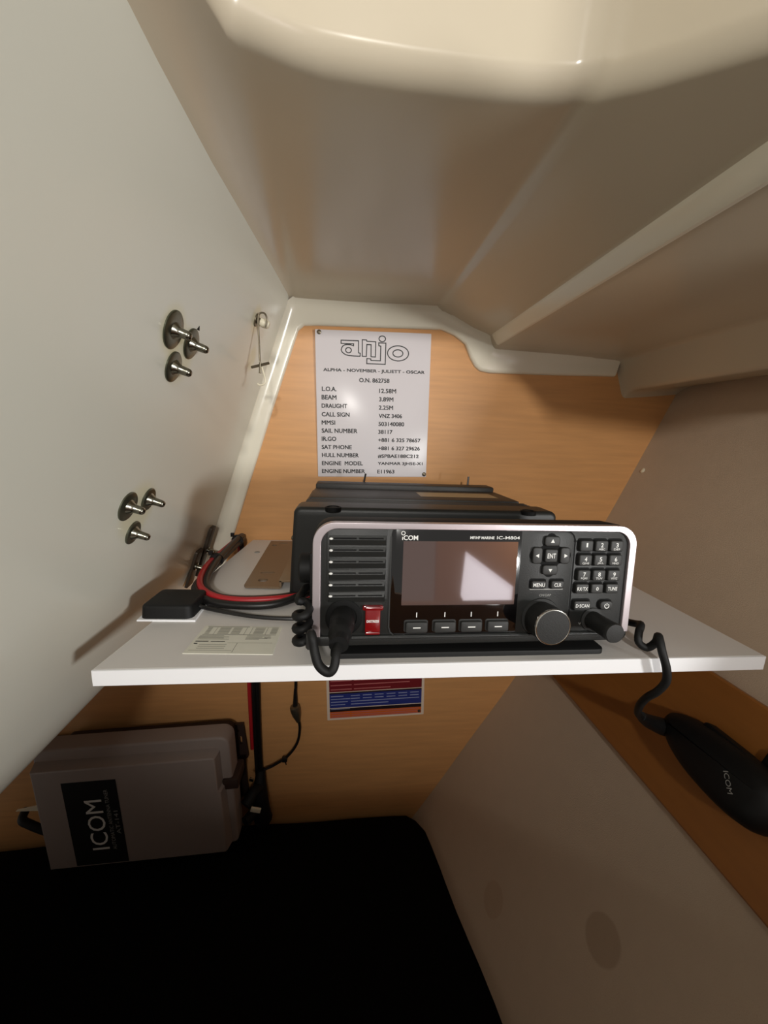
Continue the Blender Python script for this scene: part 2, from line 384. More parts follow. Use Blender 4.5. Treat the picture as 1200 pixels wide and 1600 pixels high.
# ================================================================ shelf
ZS = -0.18
t = thing('shelf', (0.10, 0.46, ZS-0.0135), 'white melamine shelf board carrying the radio gear', 'shelf')
L4 = Matrix.Translation((-0.10, -0.46, 0.0135))
def shelf_outline(d=0.0): return [(-0.1885+d, 0.2797+d), (0.3790-d, 0.2797+d), (0.3815-d, 0.6515), (-0.1568+d, 0.6515), (-0.1720+d, 0.46)]
b = MB(L4)
o1 = shelf_outline(0.0008); b.prism(o1, -0.0131, 0.0, 0.0004, 1); b.build('board', SHELF, t)
b = MB(L4); b.box((0.0952, 0.2796, -0.0067), (0.5665, 0.0016, 0.0135), 0.0006, 1); b.build('edge_band', EDGE, t, 'bright white front edge of the shelf')

# ================================================================ radio controller
ctl = thing('marine_radio', (0.1128, 0.305, ZS), 'black marine radio control head with silver rim, colour screen and keypad, front of shelf', 'radio')
tilt = math.radians(-4.2)
FM = Matrix.Translation((0.0, -0.012, 0.0625)) @ Matrix.Rotation(math.radians(0.63), 4, 'Z') @ Matrix.Rotation(tilt, 4, 'X') @ UVW @ MM
def face_mb(): return MB(FM)
# shell behind the face
b = face_mb(); b.prism(rrect(276, 103, 16), -30, -8, 2, 2); b.prism(rrect(266, 97, 16), -42, -29, 3, 3, taper=-6)
b.prism(rrect(190, 70, 10, 0, -4), -72, -40); b.build('rear_case', BLKM, ctl)
# silver arch
def arch(w, top, r, bottom, n=8):
    pts = [(w, bottom), (w, top-r)]
    pts += [(w-r+r*math.cos(math.radians(90*k/n)), top-r+r*math.sin(math.radians(90*k/n))) for k in range(1, n+1)]
    pts += [(-x, y) for x, y in pts[::-1][0:]]
    return pts
ao, ai = arch(137.9, 50.9, 17, -43), arch(131.4, 45.8, 13, -43)
b = face_mb(); out = []
prof = [(0.0, -9.0), (0.0, -0.6), (0.04, -0.15), (0.10, 0.0), (0.90, 0.0), (0.97, -0.2), (1.0, -0.6), (1.0, -4)]
b.grid([[(a[0]+(c[0]-a[0])*q, a[1]+(c[1]-a[1])*q, w) for q, w in prof] for a, c in zip(ao, ai)][::-1]); b.build('silver_rim', SILV, ctl, 'silver arch round the front face', sharp=50, weighted=True)
# black front panel and lower lip
b = face_mb(); b.prism(rrect(264, 94, (14, 14, 10, 10), 0, -0.5), -9, -2.2, 1.0, 2)
b.prism(rrect(274, 8.6, (2, 2, 6, 6), 0, -47.0), -26, 0.0, 1.6, 3); b.prism(rrect(240, 2.0, 0.9, 0, -44.8), -3, 0.6, 0.5, 2); b.build('front_panel', BLK, ctl)
# raised centre section right of the screen with its groove
b = face_mb(); b.prism([(34, -43.5), (81, -43.5), (81, 36)]+[(72+9*math.cos(math.radians(a)), 36.5+9*math.sin(math.radians(a))) for a in range(0, 91, 15)]+[(34, 45.5)], -3, -1.5, 0.8, 2); b.build('control_section', BLK, ctl)
b = face_mb(); gp = [(82.2, -43.5), (82.2, 36.5)]+[(72+10.2*math.cos(math.radians(a)), 36.5+9.8*math.sin(math.radians(a))) for a in range(0, 91, 15)]+[(50, 46.3)]
b.stroke(gp, 1.3, -2.12, closed=False); b.build('panel_groove', GAP, ctl, 'dark groove beside the keypad')
# speaker grille: recessed louvres with white beads painted in as slot-end glints
g = face_mb(); g.use(BLK); g.prism(rrect(50, 60, 3, -102.5, 15.5), -3, -1.9, 0.5, 2)
ys = [37.5, 28.1, 18.7, 9.3, -0.2, -9.4]
for y in ys:
    g.use(BLK); t2 = [(-125, y-4.6), (-80, y-4.6), (-80, y+2.4), (-125, y+2.4)]
    vs_ = [g.v(-125, y+3.0, -1.8), g.v(-79.5, y+3.0, -1.8), g.v(-79.5, y-5.2, -1.8), g.v(-125, y-5.2, -1.8), g.v(-123.5, y-0.6, -0.2), g.v(-80.5, y-0.6, -0.2)]
    g.f((vs_[0], vs_[4], vs_[5], vs_[1])); g.f((vs_[4], vs_[3], vs_[2], vs_[5])); g.f((vs_[0], vs_[3], vs_[4])); g.f((vs_[1], vs_[5], vs_[2]))
    g.use(GAP); g.rect(-121.5, y+0.2, -103.5, y+1.3, -0.05); g.rect(-101.5, y+0.2, -82, y+1.3, -0.05)
    g.use(WHT); g.ball((-123.6, y+0.3, -0.4), 1.25, (1.25, 0.8, 0.8))
g.build('speaker_grille', BLK, ctl, 'louvred speaker grille with painted glints at slot ends')
# screen
b = face_mb(); b.prism(rrect(118, 91.5, (3, 6, 9, 6), -16.5, 1.8), -4, -1.75, 0.6, 2); scr = b.build('screen', GLASS, ctl, 'glossy black screen glass')
b = face_mb(); b.stroke([(-75.6, 40), (-75.6, -36), (-74.4, -40.5), (-70.5, -43.9), (-66, -44.8), (36, -44.8)], 1.1, -1.4, closed=False); b.build('screen_rim', KEY, ctl)
b = face_mb(); b.rect(-65.6, -17.8, 31.4, 36.2, -1.68); b.build('display', LCD, scr)
b = face_mb(); b.text('ıCOM', -66.8, 36.9, -53.8, 40.9, -1.6, bold=0.02); b.stroke(circle(1.5, -66.0, 42.6, 16), 0.55, -1.6); b.build('maker_lettering', WHT, scr)
b = face_mb(); b.text('MF/HF MARINE', -10.2, 38.3, 10.4, 40.6, -1.6, bold=0.02); b.text('IC-M804', 12.6, 38.3, 32.4, 40.9, -1.6, bold=0.01); b.build('model_lettering', WHT, scr)
for u in (-52.4, -28.4, -5.6, 17.6):
    b = face_mb(); b.rect(u-0.4, -28.2, u+0.4, -24.0, -1.6); b.build('key_tick', WHT, scr)
    b = face_mb(); b.prism(rrect(20.4, 10.6, 2, u-0.4, -35.6), -2, -1.62); b.use(KEY)
    k = face_mb(); k.prism(rrect(18.6, 9.2, 1.8, u, -36.2), -2, 1.2, 0.9, 3); kk = k.build('function_key', KEY, ctl)
    b.build('key_well', GAP, kk)
    b = face_mb(); b.rect(u-3.2, -36.6, u+3.2, -35.7, 1.28); b.build('key_mark', WHT, kk)
# distress button
b = face_mb(); b.prism(rrect(17, 4, 1.5, -89, -19.2), -2.5, 0.6, 0.8, 2); b.prism(rrect(12.4, 22.5, 1.2, -89, -30), -2.5, 0.2, 0.5, 2); b.prism(rrect(13, 2.6, 0.8, -89, -18.8), 0, 2.6, 0.8, 2); b.prism(rrect(12.4, 2.2, 1.0, -89, -40.2), 0, 1.8, 0.8, 2)
db = b.build('distress_button', RED, ctl, 'glossy red distress button')
b = face_mb(); b.text('DISTRESS', -94.0, -31.4, -84.0, -29.2, 0.3, bold=0.03); b.build('button_lettering', WHT, db)
# microphone socket collar
b = face_mb(); b.lathe([(15, -2.2), (15, -1.2), (13.4, -0.4), (10.5, -0.4), (10.2, -1.5)], 32, (-112.5, -27.5)); b.build('microphone_socket', GAP, ctl)
# direction pad
b = face_mb()
oc = []
for k in range(64):
    a = 2*math.pi*k/64; rr = 14.8+3.9*math.cos(4*a)**1; oc.append((60.3+rr*math.cos(a), 25+rr*1.02*math.sin(a)))
b.prism(oc, -1.6, -1.42); well = b.build('pad_well', GAP, ctl)
def pad_key(name, cu, cv, w, h, tri):
    k = face_mb(); k.prism(rrect(w, h, 2.6, cu, cv), -1.5, 1.0, 0.9, 3); o = k.build(name, KEY, ctl)
    m = face_mb(); m.f([m.v(cu+p[0], cv+p[1], 1.08) for p in tri]); m.build('arrow', WHT, o)
pad_key('arrow_key', 60.3, 37.4, 13.5, 8.6, [(-1.7, -1.1), (1.7, -1.1), (0, 1.9)])
pad_key('arrow_key', 60.1, 12.7, 13.5, 8.6, [(-1.7, 1.1), (0, -1.9), (1.7, 1.1)])
pad_key('arrow_key', 48.0, 25.1, 8.6, 14.2, [(1.1, -1.7), (1.1, 1.7), (-1.9, 0)])
pad_key('arrow_key', 72.6, 25.1, 8.6, 14.2, [(-1.1, 1.7), (-1.1, -1.7), (1.9, 0)])
def text_key(name, cu, cv, w, h, txt, tw, th, sub=None, stack=0):
    wl = face_mb(); wl.prism(rrect(w+2.2, h+2.2, 2.2, cu-0.3, cv+0.4), -2.2, -1.38 if cu < 82 else -2.08)
    k = face_mb(); k.prism(rrect(w, h, 1.8, cu, cv), -2.2, 1.0, 0.9, 3); o = k.build(name, KEY, ctl); wl.build('key_well', GAP, o)
    m = face_mb(); m.text(txt, cu-tw/2, cv-th/2+stack, cu+tw/2, cv+th/2+stack, 1.08, bold=0.012)
    if sub: m.text(sub, cu-2.9, cv-3.5, cu+2.9, cv-1.7, 1.08)
    m.build('key_lettering', WHT, o)
text_key('enter_key', 60.3, 25.0, 11.2, 11.4, 'ENT', 7.4, 4.2)
text_key('menu_key', 51.2, -0.2, 13.0, 7.0, 'MENU', 10.2, 3.2)
text_key('clear_key', 68.0, -0.2, 11.6, 7.0, 'CLR', 6.4, 3.2)
b = face_mb(); b.rect(44.4, -5.0, 74.2, -4.2, -1.42); b.build('key_ledge', GREYP, ctl)
b = face_mb(); b.text('CH/GRP', 53.4, -10.9, 64.0, -8.9, -1.42, shear=0.2); b.build('dial_lettering', GREYP, ctl)
b = face_mb(); b.text('VOL', 92.0, -37.2, 98.4, -35.0, -2.1); b.build('volume_lettering', GREYP, ctl)
nums = [('1', None), ('2', 'ABC'), ('3', 'DEF'), ('4', 'GHI'), ('5', 'JKL'), ('6', 'MNO'), ('7', 'PQRS'), ('8', 'TUV'), ('9', 'WXYZ')]
for i, (n_, s_) in enumerate(nums):
    cu, cv = (91.3, 105.0, 118.8)[i % 3], (33.6, 21.3, 8.0)[i//3]
    text_key('number_key', cu, cv, 11.6, 9.6, n_, 1.4 if n_ == '1' else 2.3, 3.7, s_, 0.9)
text_key('transmit_key', 90.8, -3.8, 11.8, 8.6, 'RX·TX', 9.6, 3.1)
text_key('number_key', 104.4, -3.8, 11.0, 8.6, '0', 2.3, 3.1)
text_key('tune_key', 118.4, -3.8, 11.8, 8.6, 'TUNE', 8.6, 3.1)
text_key('scan_key', 92.2, -18.9, 15.0, 8.4, 'D·SCAN', 12.4, 3.0)
wl = face_mb(); wl.prism(rrect(14.4, 9.8, 4, 114.3, -18.6), -2.2, -2.08)
k = face_mb(); k.prism(rrect(12, 8.2, 3.6, 114.7, -19.0), -2.2, 1.0, 0.9, 3); pk = k.build('power_key', KEY, ctl); wl.build('key_well', GAP, pk)
m = face_mb(); m.stroke([(114.7+2.0*math.cos(math.radians(a)), -19.2+2.0*math.sin(math.radians(a))) for a in range(125, 416, 15)], 0.6, 1.08, closed=False); m.rect(114.4, -19.0, 115.0, -16.4, 1.08); m.build('power_symbol', WHT, pk)
# dial and volume knob
b = face_mb(); b.lathe([(17.5, -1.6), (17.0, -0.6), (14.5, -0.5), (14.5, 2), (15.2, 6), (15.2, 18.2), (14.4, 19.2)], 40, (55.8, -29.8)); dl = b.build('tuning_dial', KNOB, ctl)
b = face_mb(); b.lathe([(15.3, 17.8), (15.35, 18.6), (14.9, 19.4), (14.2, 19.6), (13.9, 19.3)], 48, (55.8, -29.8)); b.build('chrome_ring', CHROME, dl, 'thin chrome ring round the dial')
b = face_mb(); b.lathe([(14.3, 18.6), (14.1, 19.45), (8, 19.8), (0, 19.9)], 40, (55.8, -29.8)); b.build('dial_cap', KNOB, dl)
b = face_mb(); b.lathe([(10.5, -2.1), (10.3, -1), (7.8, -0.6), (7.6, 14), (8.0, 22), (8.4, 26), (7.6, 27.6), (0, 28.4)], 32, (104.0, -32.3)); b.build('volume_knob', KNOB, ctl)
# yoke bracket: base foot and arms with clamp knobs
bk = MB(I4); bk.prism(rrect(0.240, 0.075, 0.006, -0.003, 0.0205), 0.0, 0.0045, 0.001, 2)
for sx in (-1, 1): bk.box((sx*0.141, 0.030, 0.045), (0.003, 0.030, 0.07), 0.0012); bk.box((sx*0.128, 0.030, 0.0075), (0.03, 0.03, 0.006), 0.0015)
brk = bk.build('yoke_bracket', BLKM, ctl, 'black yoke bracket with flat foot on the shelf')
for sx in (-1, 1):
    MK = Matrix.Translation((sx*0.1425, 0.030, 0.062)) @ Matrix.Rotation(sx*math.pi/2, 4, 'Y')
    b = MB(MK); b.lathe([(0.013, 0), (0.0135, 0.002), (0.0135, 0.009), (0.011, 0.0105), (0, 0.011)], 20); b.build('clamp_knob', BLKM, brk)

# ================================================================ main radio unit behind
mu = thing('radio_transceiver', (0.091, 0.41, ZS), 'black finned main radio unit on brown steel bracket behind the control head', 'radio')
MU = Matrix.Translation((-0.091, -0.41, 0.18))
b = MB(MU)      # chassis with finned top: profile across depth
b.box((0.091, 0.505, -0.122), (0.283, 0.16, 0.082), 0.004)
b.box((0.091, 0.580, -0.077), (0.270, 0.030, 0.016), 0.003)
for i in range(5): b.box((0.091, 0.438+i*0.0075, -0.0795), (0.276, 0.0035, 0.005), 0.001)
b.box((0.091, 0.52, -0.0795), (0.272, 0.085, 0.007), 0.002)
b.build('heatsink_case', CAST, mu)
b = MB(Matrix.Translation((0.0005, -0.004, 0.0600)) @ UVW); b.prism([(-0.1515, -0.056)]+[(0.1515, -0.056), (0.146, 0.036)]+[(0.146-0.008+0.008*math.cos(math.radians(a)), 0.037+0.008*math.sin(math.radians(a))) for a in (15, 40, 65, 90)]+[(-0.138-0.008*math.sin(math.radians(a)), 0.037+0.008*math.cos(math.radians(a))) for a in (0, 25, 50, 75)]+[(-0.146, 0.036)], -0.030, 0.004, 0.005, 4)
fr = b.build('front_cover', BLK, mu)
for u in (-0.104, 0.112):
    b = MB(MU); b.lathe([(0.0085, -0.0788), (0.0085, -0.0745), (0.0065, -0.0740), (0.0055, -0.0760), (0, -0.0760)], 20, (0.091+u, 0.4035)); b.build('screw_tower', GAP, fr)
b = MB(MU); b.rect(0.100, 0.500, 0.207, 0.540, -0.0757); b.build('rating_label', GOLD, mu, 'pale gold label on the top')
# bracket flange with slots, stepped up under the case
slot = lambda cx, cy, w, h: rrect(w, h, min(w, h)/2*0.98, cx, cy, 4)
b = MB(MU @ Matrix.Translation((0, 0, -0.18)))
b.plate_hole([(-0.1145, 0.4365), (-0.117, 0.440), (-0.1225, 0.634), (-0.080, 0.634), (-0.0745, 0.4335)], [circle(0.006, -0.0985, 0.4555, 14, 0.005), slot(-0.098, 0.4815, 0.018, 0.005), circle(0.004, -0.112, 0.607, 12), slot(-0.100, 0.620, 0.014, 0.004)], 0.001, 0.0035)
b.box((-0.0745, 0.535, 0.006), (0.0025, 0.20, 0.0085)); b.box((-0.055, 0.535, 0.0098), (0.042, 0.20, 0.0025), 0.0005)
b.box((0.2525, 0.535, 0.0022), (0.03, 0.20, 0.0025)); b.box((0.239, 0.535, 0.006), (0.0025, 0.20, 0.0085)); b.box((0.092, 0.535, 0.0098), (0.29, 0.20, 0.0025))
b.build('mounting_plate', PLATE, mu, 'brown steel mounting plate with slotted flange')
for x, tipx in ((0.0274, 0.0302), (0.1932, 0.1945)):
    b = MB(MU); b.tube([(x, 0.594, -0.085), (x+0.0005, 0.5955, -0.07), (tipx, 0.597, -0.0565)], 0.0015, 6, 4); b.build('tie_tail', BLKW, mu, 'black cable tie tail standing up')
b = MB(MU); b.ball((-0.0575, 0.437, -0.118), 0.0042); b.build('side_screw', STEEL, mu)

# ================================================================ sign on the bulkhead
def wall_frame(x, z, roll=0.0): return Matrix.Rotation(math.radians(-roll), 4, 'Y')
sg = thing('boat_data_sign', (0.0423, YB-0.0022, 0.0482), 'white enamel sign of boat particulars screwed to wood bulkhead above the radio', 'sign', rot=Matrix.Rotation(math.radians(1.0), 4, 'X') @ Matrix.Rotation(math.radians(-1.4), 4, 'Y'))
SU = UVW @ MM
b = MB(SU); b.prism(rrect(184, 229.8, 1.2), 0.0, 1.8, 0.5, 2); b.build('plate', SIGNM, sg)
w = 1.95
TXT = [('ALPHA - NOVEMBER - JULIETT - OSCAR', -80.2, 51.9, 83.1, 58.2), ('O.N. 862758', -23.4, 37.9, 25.8, 44.6), ('L.O.A.', -83.1, 22.9, -59.7, 30.0), ('BEAM', -83.7, 10.0, -59.8, 17.1),
 ('DRAUGHT', -83.9, -3.2, -42.7, 3.7), ('CALL SIGN', -84.1, -16.6, -38.9, -9.7), ('MMSI', -84.4, -29.7, -62.4, -22.7), ('SAIL NUMBER', -84.6, -42.7, -26.1, -35.6), ('IR.GO', -84.8, -55.8, -60.9, -48.8),
 ('SAT PHONE', -85.1, -69.1, -35.4, -62.3), ('HULL NUMBER', -84.9, -82.4, -23.9, -75.6), ('ENGINE  MODEL', -85.2, -95.7, -16.9, -88.9), ('ENGINE NUMBER', -85.4, -108.8, -13.4, -102.1),
 ('12.58M', 9.0, 21.8, 37.1, 28.8), ('3.89M', 9.2, 8.8, 32.8, 15.7), ('2.25M', 8.9, -4.4, 32.6, 2.5), ('VNZ 3406', 9.1, -17.5, 47.7, -10.8), ('503140080', 8.7, -30.5, 51.7, -23.7), ('38117', 8.4, -43.3, 32.2, -36.6),
 ('+881 6 325 78657', 8.5, -56.5, 80.1, -50.2), ('+881 6 327 29626', 8.5, -70.0, 79.5, -63.6), ('#SPBAE188C212', 8.3, -83.2, 78.0, -76.9), ('YANMAR 3JH5E-X1', 8.4, -96.1, 85.2, -89.8), ('E11963', 7.6, -109.2, 36.8, -102.9)]
for q in TXT:
    b = MB(SU)
    for k_, (dx, dy) in enumerate(((-0.25, -0.2), (0.25, -0.2), (0.25, 0.2), (-0.25, 0.2))): b.text(q[0], q[1]+dx+0.25, q[2]+dy+0.2, q[3]+dx-0.25, q[4]+dy-0.2, w+0.01*k_)
    b.build('text_line', INK, sg)
b = MB(SU); sw = 1.6
a_out = [(-51.7, 100.2), (-24.3, 100.2), (-24.3, 82.3), (-21.6, 81.8), (-22.0, 77.3), (-32.1, 77.5)] + [(-39.7, 77.9), (-44.5, 78.9), (-47.9, 80.8), (-50.6, 83.2), (-51.6, 85.9), (-50.8, 89.2), (-48.8, 91.9), (-46.0, 93.5), (-42.7, 94.1), (-37, 93.9), (-32.2, 92.6), (-32.1, 95.5), (-51.7, 95.5)]
b.stroke(a_out, sw, w); b.stroke(circle(4.5, -40.2, 85.8, 24, 3.9), sw, w)
b.stroke([(-18.4, 102), (-11.9, 101.9), (-11.3, 100), (2.8, 99.7), (2.5, 77), (-4.4, 77.1), (-4.4, 95), (-11.3, 95.1), (-12, 77.3), (-18.4, 77.4)], sw, w)
b.stroke([(7.7, 98.2), (19, 98.2), (18.4, 66.3), (-11.3, 66.6), (-11.1, 74.2), (-4.9, 73.9), (-4.4, 71.5), (10.6, 71.5), (11.0, 93.3), (7.9, 93.9)], sw, w)
b.stroke(circle(5.2, 13.2, 104.4, 24, 4.2), sw, w); b.stroke(circle(17.0, 38.9, 83.5, 40, 11.3), sw, w); b.stroke(circle(8.1, 38.6, 83.5, 32, 5.4), sw, w)
b.build('name_logo', INK, sg, 'outlined boat name lettering')
for u, v in ((-85.7, 111), (88.3, -110.4)):
    b = MB(SU); b.lathe([(3.6, 1.7), (3.4, 2.6), (2.2, 3.3), (0, 3.5)], 16, (u, v)); b.build('screw', STEELD, sg)

# ================================================================ lower placard
pc = thing('distress_placard', (0.064, YB, -0.46), 'red, blue and orange printed card with white border on bulkhead below the shelf', 'placard', rot=Matrix.Rotation(math.radians(-2.0), 4, 'Y'))
b = MB(SU); b.prism(rrect(187, 148, 1), 0, 1.0); b.rect
b.build('card', P_WH, pc)
def bar(mb, u0, v0, u1, v1, ww): mb.rect(u0, v0, u1, v1, ww)
b = MB(SU); b.use(P_RED); b.rect(-88.5, -14.0, 88.5, 69, 1.1); b.use(P_DARK); b.rect(-88.5, -18.5, 88.5, -15.5, 1.1); b.rect(-88.5, -56.5, 88.5, -49.6, 1.1)
b.use(P_BLUE); b.rect(-88.5, -48.0, 88.5, -18.5, 1.1); b.use(P_OR); b.rect(-88.5, -70.0, 88.5, -56.5, 1.1); b.build('colour_bands', P_RED, pc, 'red, blue and orange bands')
b = MB(SU); b.use(P_LR)
for r_ in range(9): b.rect(-86, 62-9*r_, -46, 64.0-9*r_, 1.2); b.rect(-42, 62-9*r_, 84-(r_*37 % 60), 64-9*r_, 1.2)
b.use(P_LB)
for r_, v in enumerate((-22.5, -28.5, -34.5, -40.5)):
    b.rect(-86, v-1.8, -62+(r_*13 % 18), v, 1.2)
    if r_ < 2:
        for c_ in range(6): b.rect(-48+c_*22.8, v-1.8, -31+c_*22.8, v, 1.2)
    else: b.rect(-48, v-1.8, 84-(r_-2)*60, v, 1.2)
b.rect(-86, -51.5, -50, -50.4, 1.2)
b.use(P_LR)
for v in (-58.5, -63.5, -67.5): b.rect(-86, v-1.6, -50, v, 1.2); b.rect(-47, v-1.6, 84, v, 1.2)
b.build('fine_print', P_LB, pc, 'illegible pale lines of print')
b = MB(SU); b.lathe([(3.2, 1), (3, 1.9), (0, 2.6)], 14, (84.5, -65.5)); b.build('screw', STEELD, pc)

# ================================================================ tuner box on the bulkhead
tn = thing('antenna_tuner', (-0.336, YB, -0.605), 'grey antenna tuner box with black label, on bulkhead under the shelf at left', 'tuner', rot=Matrix.Rotation(math.radians(-2.6), 4, 'Y'))
b = MB(SU); b.plate_hole([(-190, -92), (-190, 66), (158, 66), (162, -5), (156, -10), (156, -92)], [circle(2.6, 147, 53, 12), slot(151, 32, 5, 19)], 4, 10)
b.prism(rrect(286, 180, 12, 0, -14), 8, 46, 4, 2); b.build('back_plate', TUNB, tn, 'dark brown mounting plate with slotted ear')
b = MB(SU)
b.prism(rrect(306, 216, (17, 8, 6, 8), 0, -10), 44, 76, 4, 3, taper=0)
b.prism([(-146, -115), (136, -115), (140, -111), (138, 6), (134, 10), (134, 72), (130, 75), (-146, 75)], 70, 94, 3, 3, taper=5)
cv = b.build('cover', TUN, tn)
for u, v, s_ in ((150, 8, 1),):
    b = MB(SU); b.prism(rrect(26, 20, 3, u, v), 38, 80, 2, 2); b.build('latch', TUNB, tn, 'dark side latch')
b = MB(SU @ Matrix.Translation((-62, -32, 94.2)) @ Matrix.Rotation(math.radians(0), 4, 'Z')); b.rect(-41, -79, 41, 84, 0.1); lb = b.build('label', BLKM, tn, 'black label with white lettering')
LB = SU @ Matrix.Translation((-62, -32, 94.2))
b = MB(LB); b.text('ICOM', -12, -50, 15, 48, 0.35, rot=90); b.build('maker_lettering', WHT, lb)
b = MB(LB); b.text('AUTOMATIC ANTENNA TUNER', 20, -52, 26, 66, 0.35, rot=90); b.text('AT-141', 30, -22, 36.5, 24, 0.35, rot=90); b.build('model_lettering', GREYP, lb)
b = MB(SU); b.tube([(-148, -78, 64), (-172, -68, 62), (-192, -57, 60), (-206, -50, 56), (-212, -47, 40)], 6.5, 10, 6); b.build('cable_gland', BLKM, tn)
b = MB(SU); b.prism([(-202, -20), (-150, -12), (-150, -24)], 64, 68); b.build('terminal_tab', IVORY, tn, 'small pale terminal tab')

# ================================================================ cables
def shelf_pts(l, z): return [(x, y, ZS+z) for x, y in l]
pcab = thing('power_cable', (-0.165, 0.60, ZS), 'red and black power cable loop lying on shelf left of radio and dropping behind it', 'cable')
PC = Matrix.Translation((0.165, -0.60, 0.18))
main = [(-0.171, 0.632), (-0.172, 0.56), (-0.1705, 0.49), (-0.162, 0.43), (-0.140, 0.396), (-0.108, 0.385), (-0.070, 0.388), (-0.038, 0.405), (-0.010, 0.42)]
def wire(name, offs, dz, m_, endx, r=0.0036, low=-0.66):
    pts = []
    for i, (x, y) in enumerate(main):
        nx, ny = (1, 0) if i <= 2 else ((0.75, 0.65) if i == 3 else ((0.5, 0.86) if i == 4 else (0, 1)))
        pts.append((x+nx*offs[i], y+ny*offs[i], ZS+dz[min(i, len(dz)-1)]))
    drop = [(endx, 0.644, low), (endx-0.002, 0.6435, low+0.12), (endx-0.002, 0.643, -0.42), (endx-0.006, 0.642, -0.26), (-0.1745+offs[0]*0.6, 0.641, ZS-0.006)]
    b = MB(PC); b.tube(drop+pts, r, 10, 7); return b.build(name, m_, pcab)
wire('red_wire', (-0.003, -0.0045, -0.005, -0.001, 0.001, 0.0, 0.001, -0.001, -0.001), (0.008, 0.009, 0.010, 0.010, 0.0095, 0.009, 0.0085, 0.007, 0.006), REDW, -0.166, low=-0.585)
wire('black_wire', (0.003, 0.003, 0.002, -0.006, -0.0065, -0.006, -0.006, -0.002, 0.003), (0.006, 0.006, 0.006, 0.0070, 0.0070, 0.0058, 0.0058, 0.010, 0.016), BLKW, -0.158, r=0.0042)
wire('black_wire', (0.002, 0.003, 0.004, 0.0055, 0.006, 0.006, 0.007, 0.006, 0.006), (0.0125, 0.013, 0.012, 0.008, 0.007, 0.007, 0.007, 0.007, 0.006), BLKW, -0.151, r=0.0042)
for (x, y, d) in ((-0.1705, 0.612, (0, 1)), (-0.1715, 0.515, (0, 1))):
    b = MB(PC @ Matrix.Translation((x, y, ZS+0.0095)) @ Matrix.Rotation(-math.pi/2, 4, 'X')); b.lathe([(0.0088, -0.0025), (0.0094, -0.0015), (0.0094, 0.0015), (0.0088, 0.0025)], 18); b.box((-0.0075, -0.0095, 0), (0.005, 0.006, 0.004)); b.build('cable_tie', BLKW, pcab)
cx = thing('coaxial_cable', (-0.085, 0.64, -0.5), 'thin black coaxial cable with silver joint hanging under the shelf', 'cable')
CXM = Matrix.Translation((0.085, -0.64, 0.5))
b = MB(CXM); b.tube([(-0.0845, 0.642, -0.196), (-0.0845, 0.642, -0.43), (-0.086, 0.642, -0.475), (-0.085, 0.642, -0.495)], 0.0028, 8, 6); b.tube([(-0.0855, 0.642, -0.46), (-0.086, 0.642, -0.497)], 0.0046, 8, 3, taper=lambda t: 0.6+0.5*t); b.build('upper_lead', BLKW, cx)
b = MB(CXM @ Matrix.Translation((-0.084, 0.641, -0.510)) @ Matrix.Rotation(math.radians(-12), 4, 'Y')); b.lathe([(0.004, -0.018), (0.0055, -0.012), (0.008, -0.004), (0.0095, 0.008), (0.009, 0.014), (0.006, 0.016)], 16); b.build('metal_joint', STEELD, cx)
b = MB(CXM); b.tube([(-0.0805, 0.642, -0.522), (-0.078, 0.642, -0.545), (-0.083, 0.642, -0.575), (-0.100, 0.642, -0.602), (-0.126, 0.643, -0.622), (-0.148, 0.640, -0.633), (-0.156, 0.638, -0.66)], 0.0026, 8, 6); b.build('lower_lead', BLKW, cx)
b = MB(CXM); b.box((-0.1065, 0.641, -0.609), (0.010, 0.007, 0.010), 0.002); b.tube([(-0.106, 0.640, -0.612), (-0.103, 0.638, -0.618)], 0.0012, 6, 2); b.build('cable_tie', BLKW, cx)
cc = thing('connector_block', (-0.155, 0.62, -0.69), 'black taped cable connectors with a white tag beside the grey tuner', 'connector')
CCM = Matrix.Translation((0.155, -0.62, 0.69))
b = MB(CCM)
b.tube([(-0.151, 0.642, -0.63), (-0.152, 0.634, -0.66), (-0.150, 0.630, -0.70), (-0.149, 0.632, -0.720), (-0.147, 0.635, -0.735)], 0.013, 12, 6, taper=lambda t: 0.6+0.7*math.sin(min(1, t*1.3)*math.pi/2))
b.tube([(-0.170, 0.60, -0.664), (-0.158, 0.62, -0.655), (-0.150, 0.632, -0.66)], 0.010, 10, 5); b.tube([(-0.172, 0.60, -0.70), (-0.158, 0.62, -0.70), (-0.152, 0.632, -0.715)], 0.009, 10, 5)
b.build('connector_boot', BLKM, cc)
b = MB(CCM @ Matrix.Translation((-0.1515, 0.596, -0.670)) @ Matrix.Rotation(math.radians(15), 4, 'Y')); b.box((0, 0, 0), (0.018, 0.004, 0.009), 0.001); b.build('white_tag', IVORY, cc, 'small white tag')
b = MB(CCM @ Matrix.Translation((-0.1575, 0.598, -0.607)) @ Matrix.Rotation(math.radians(20), 4, 'Y')); b.box((0, 0, 0), (0.008, 0.004, 0.006), 0.001); b.build('metal_clip', STEEL, cc)

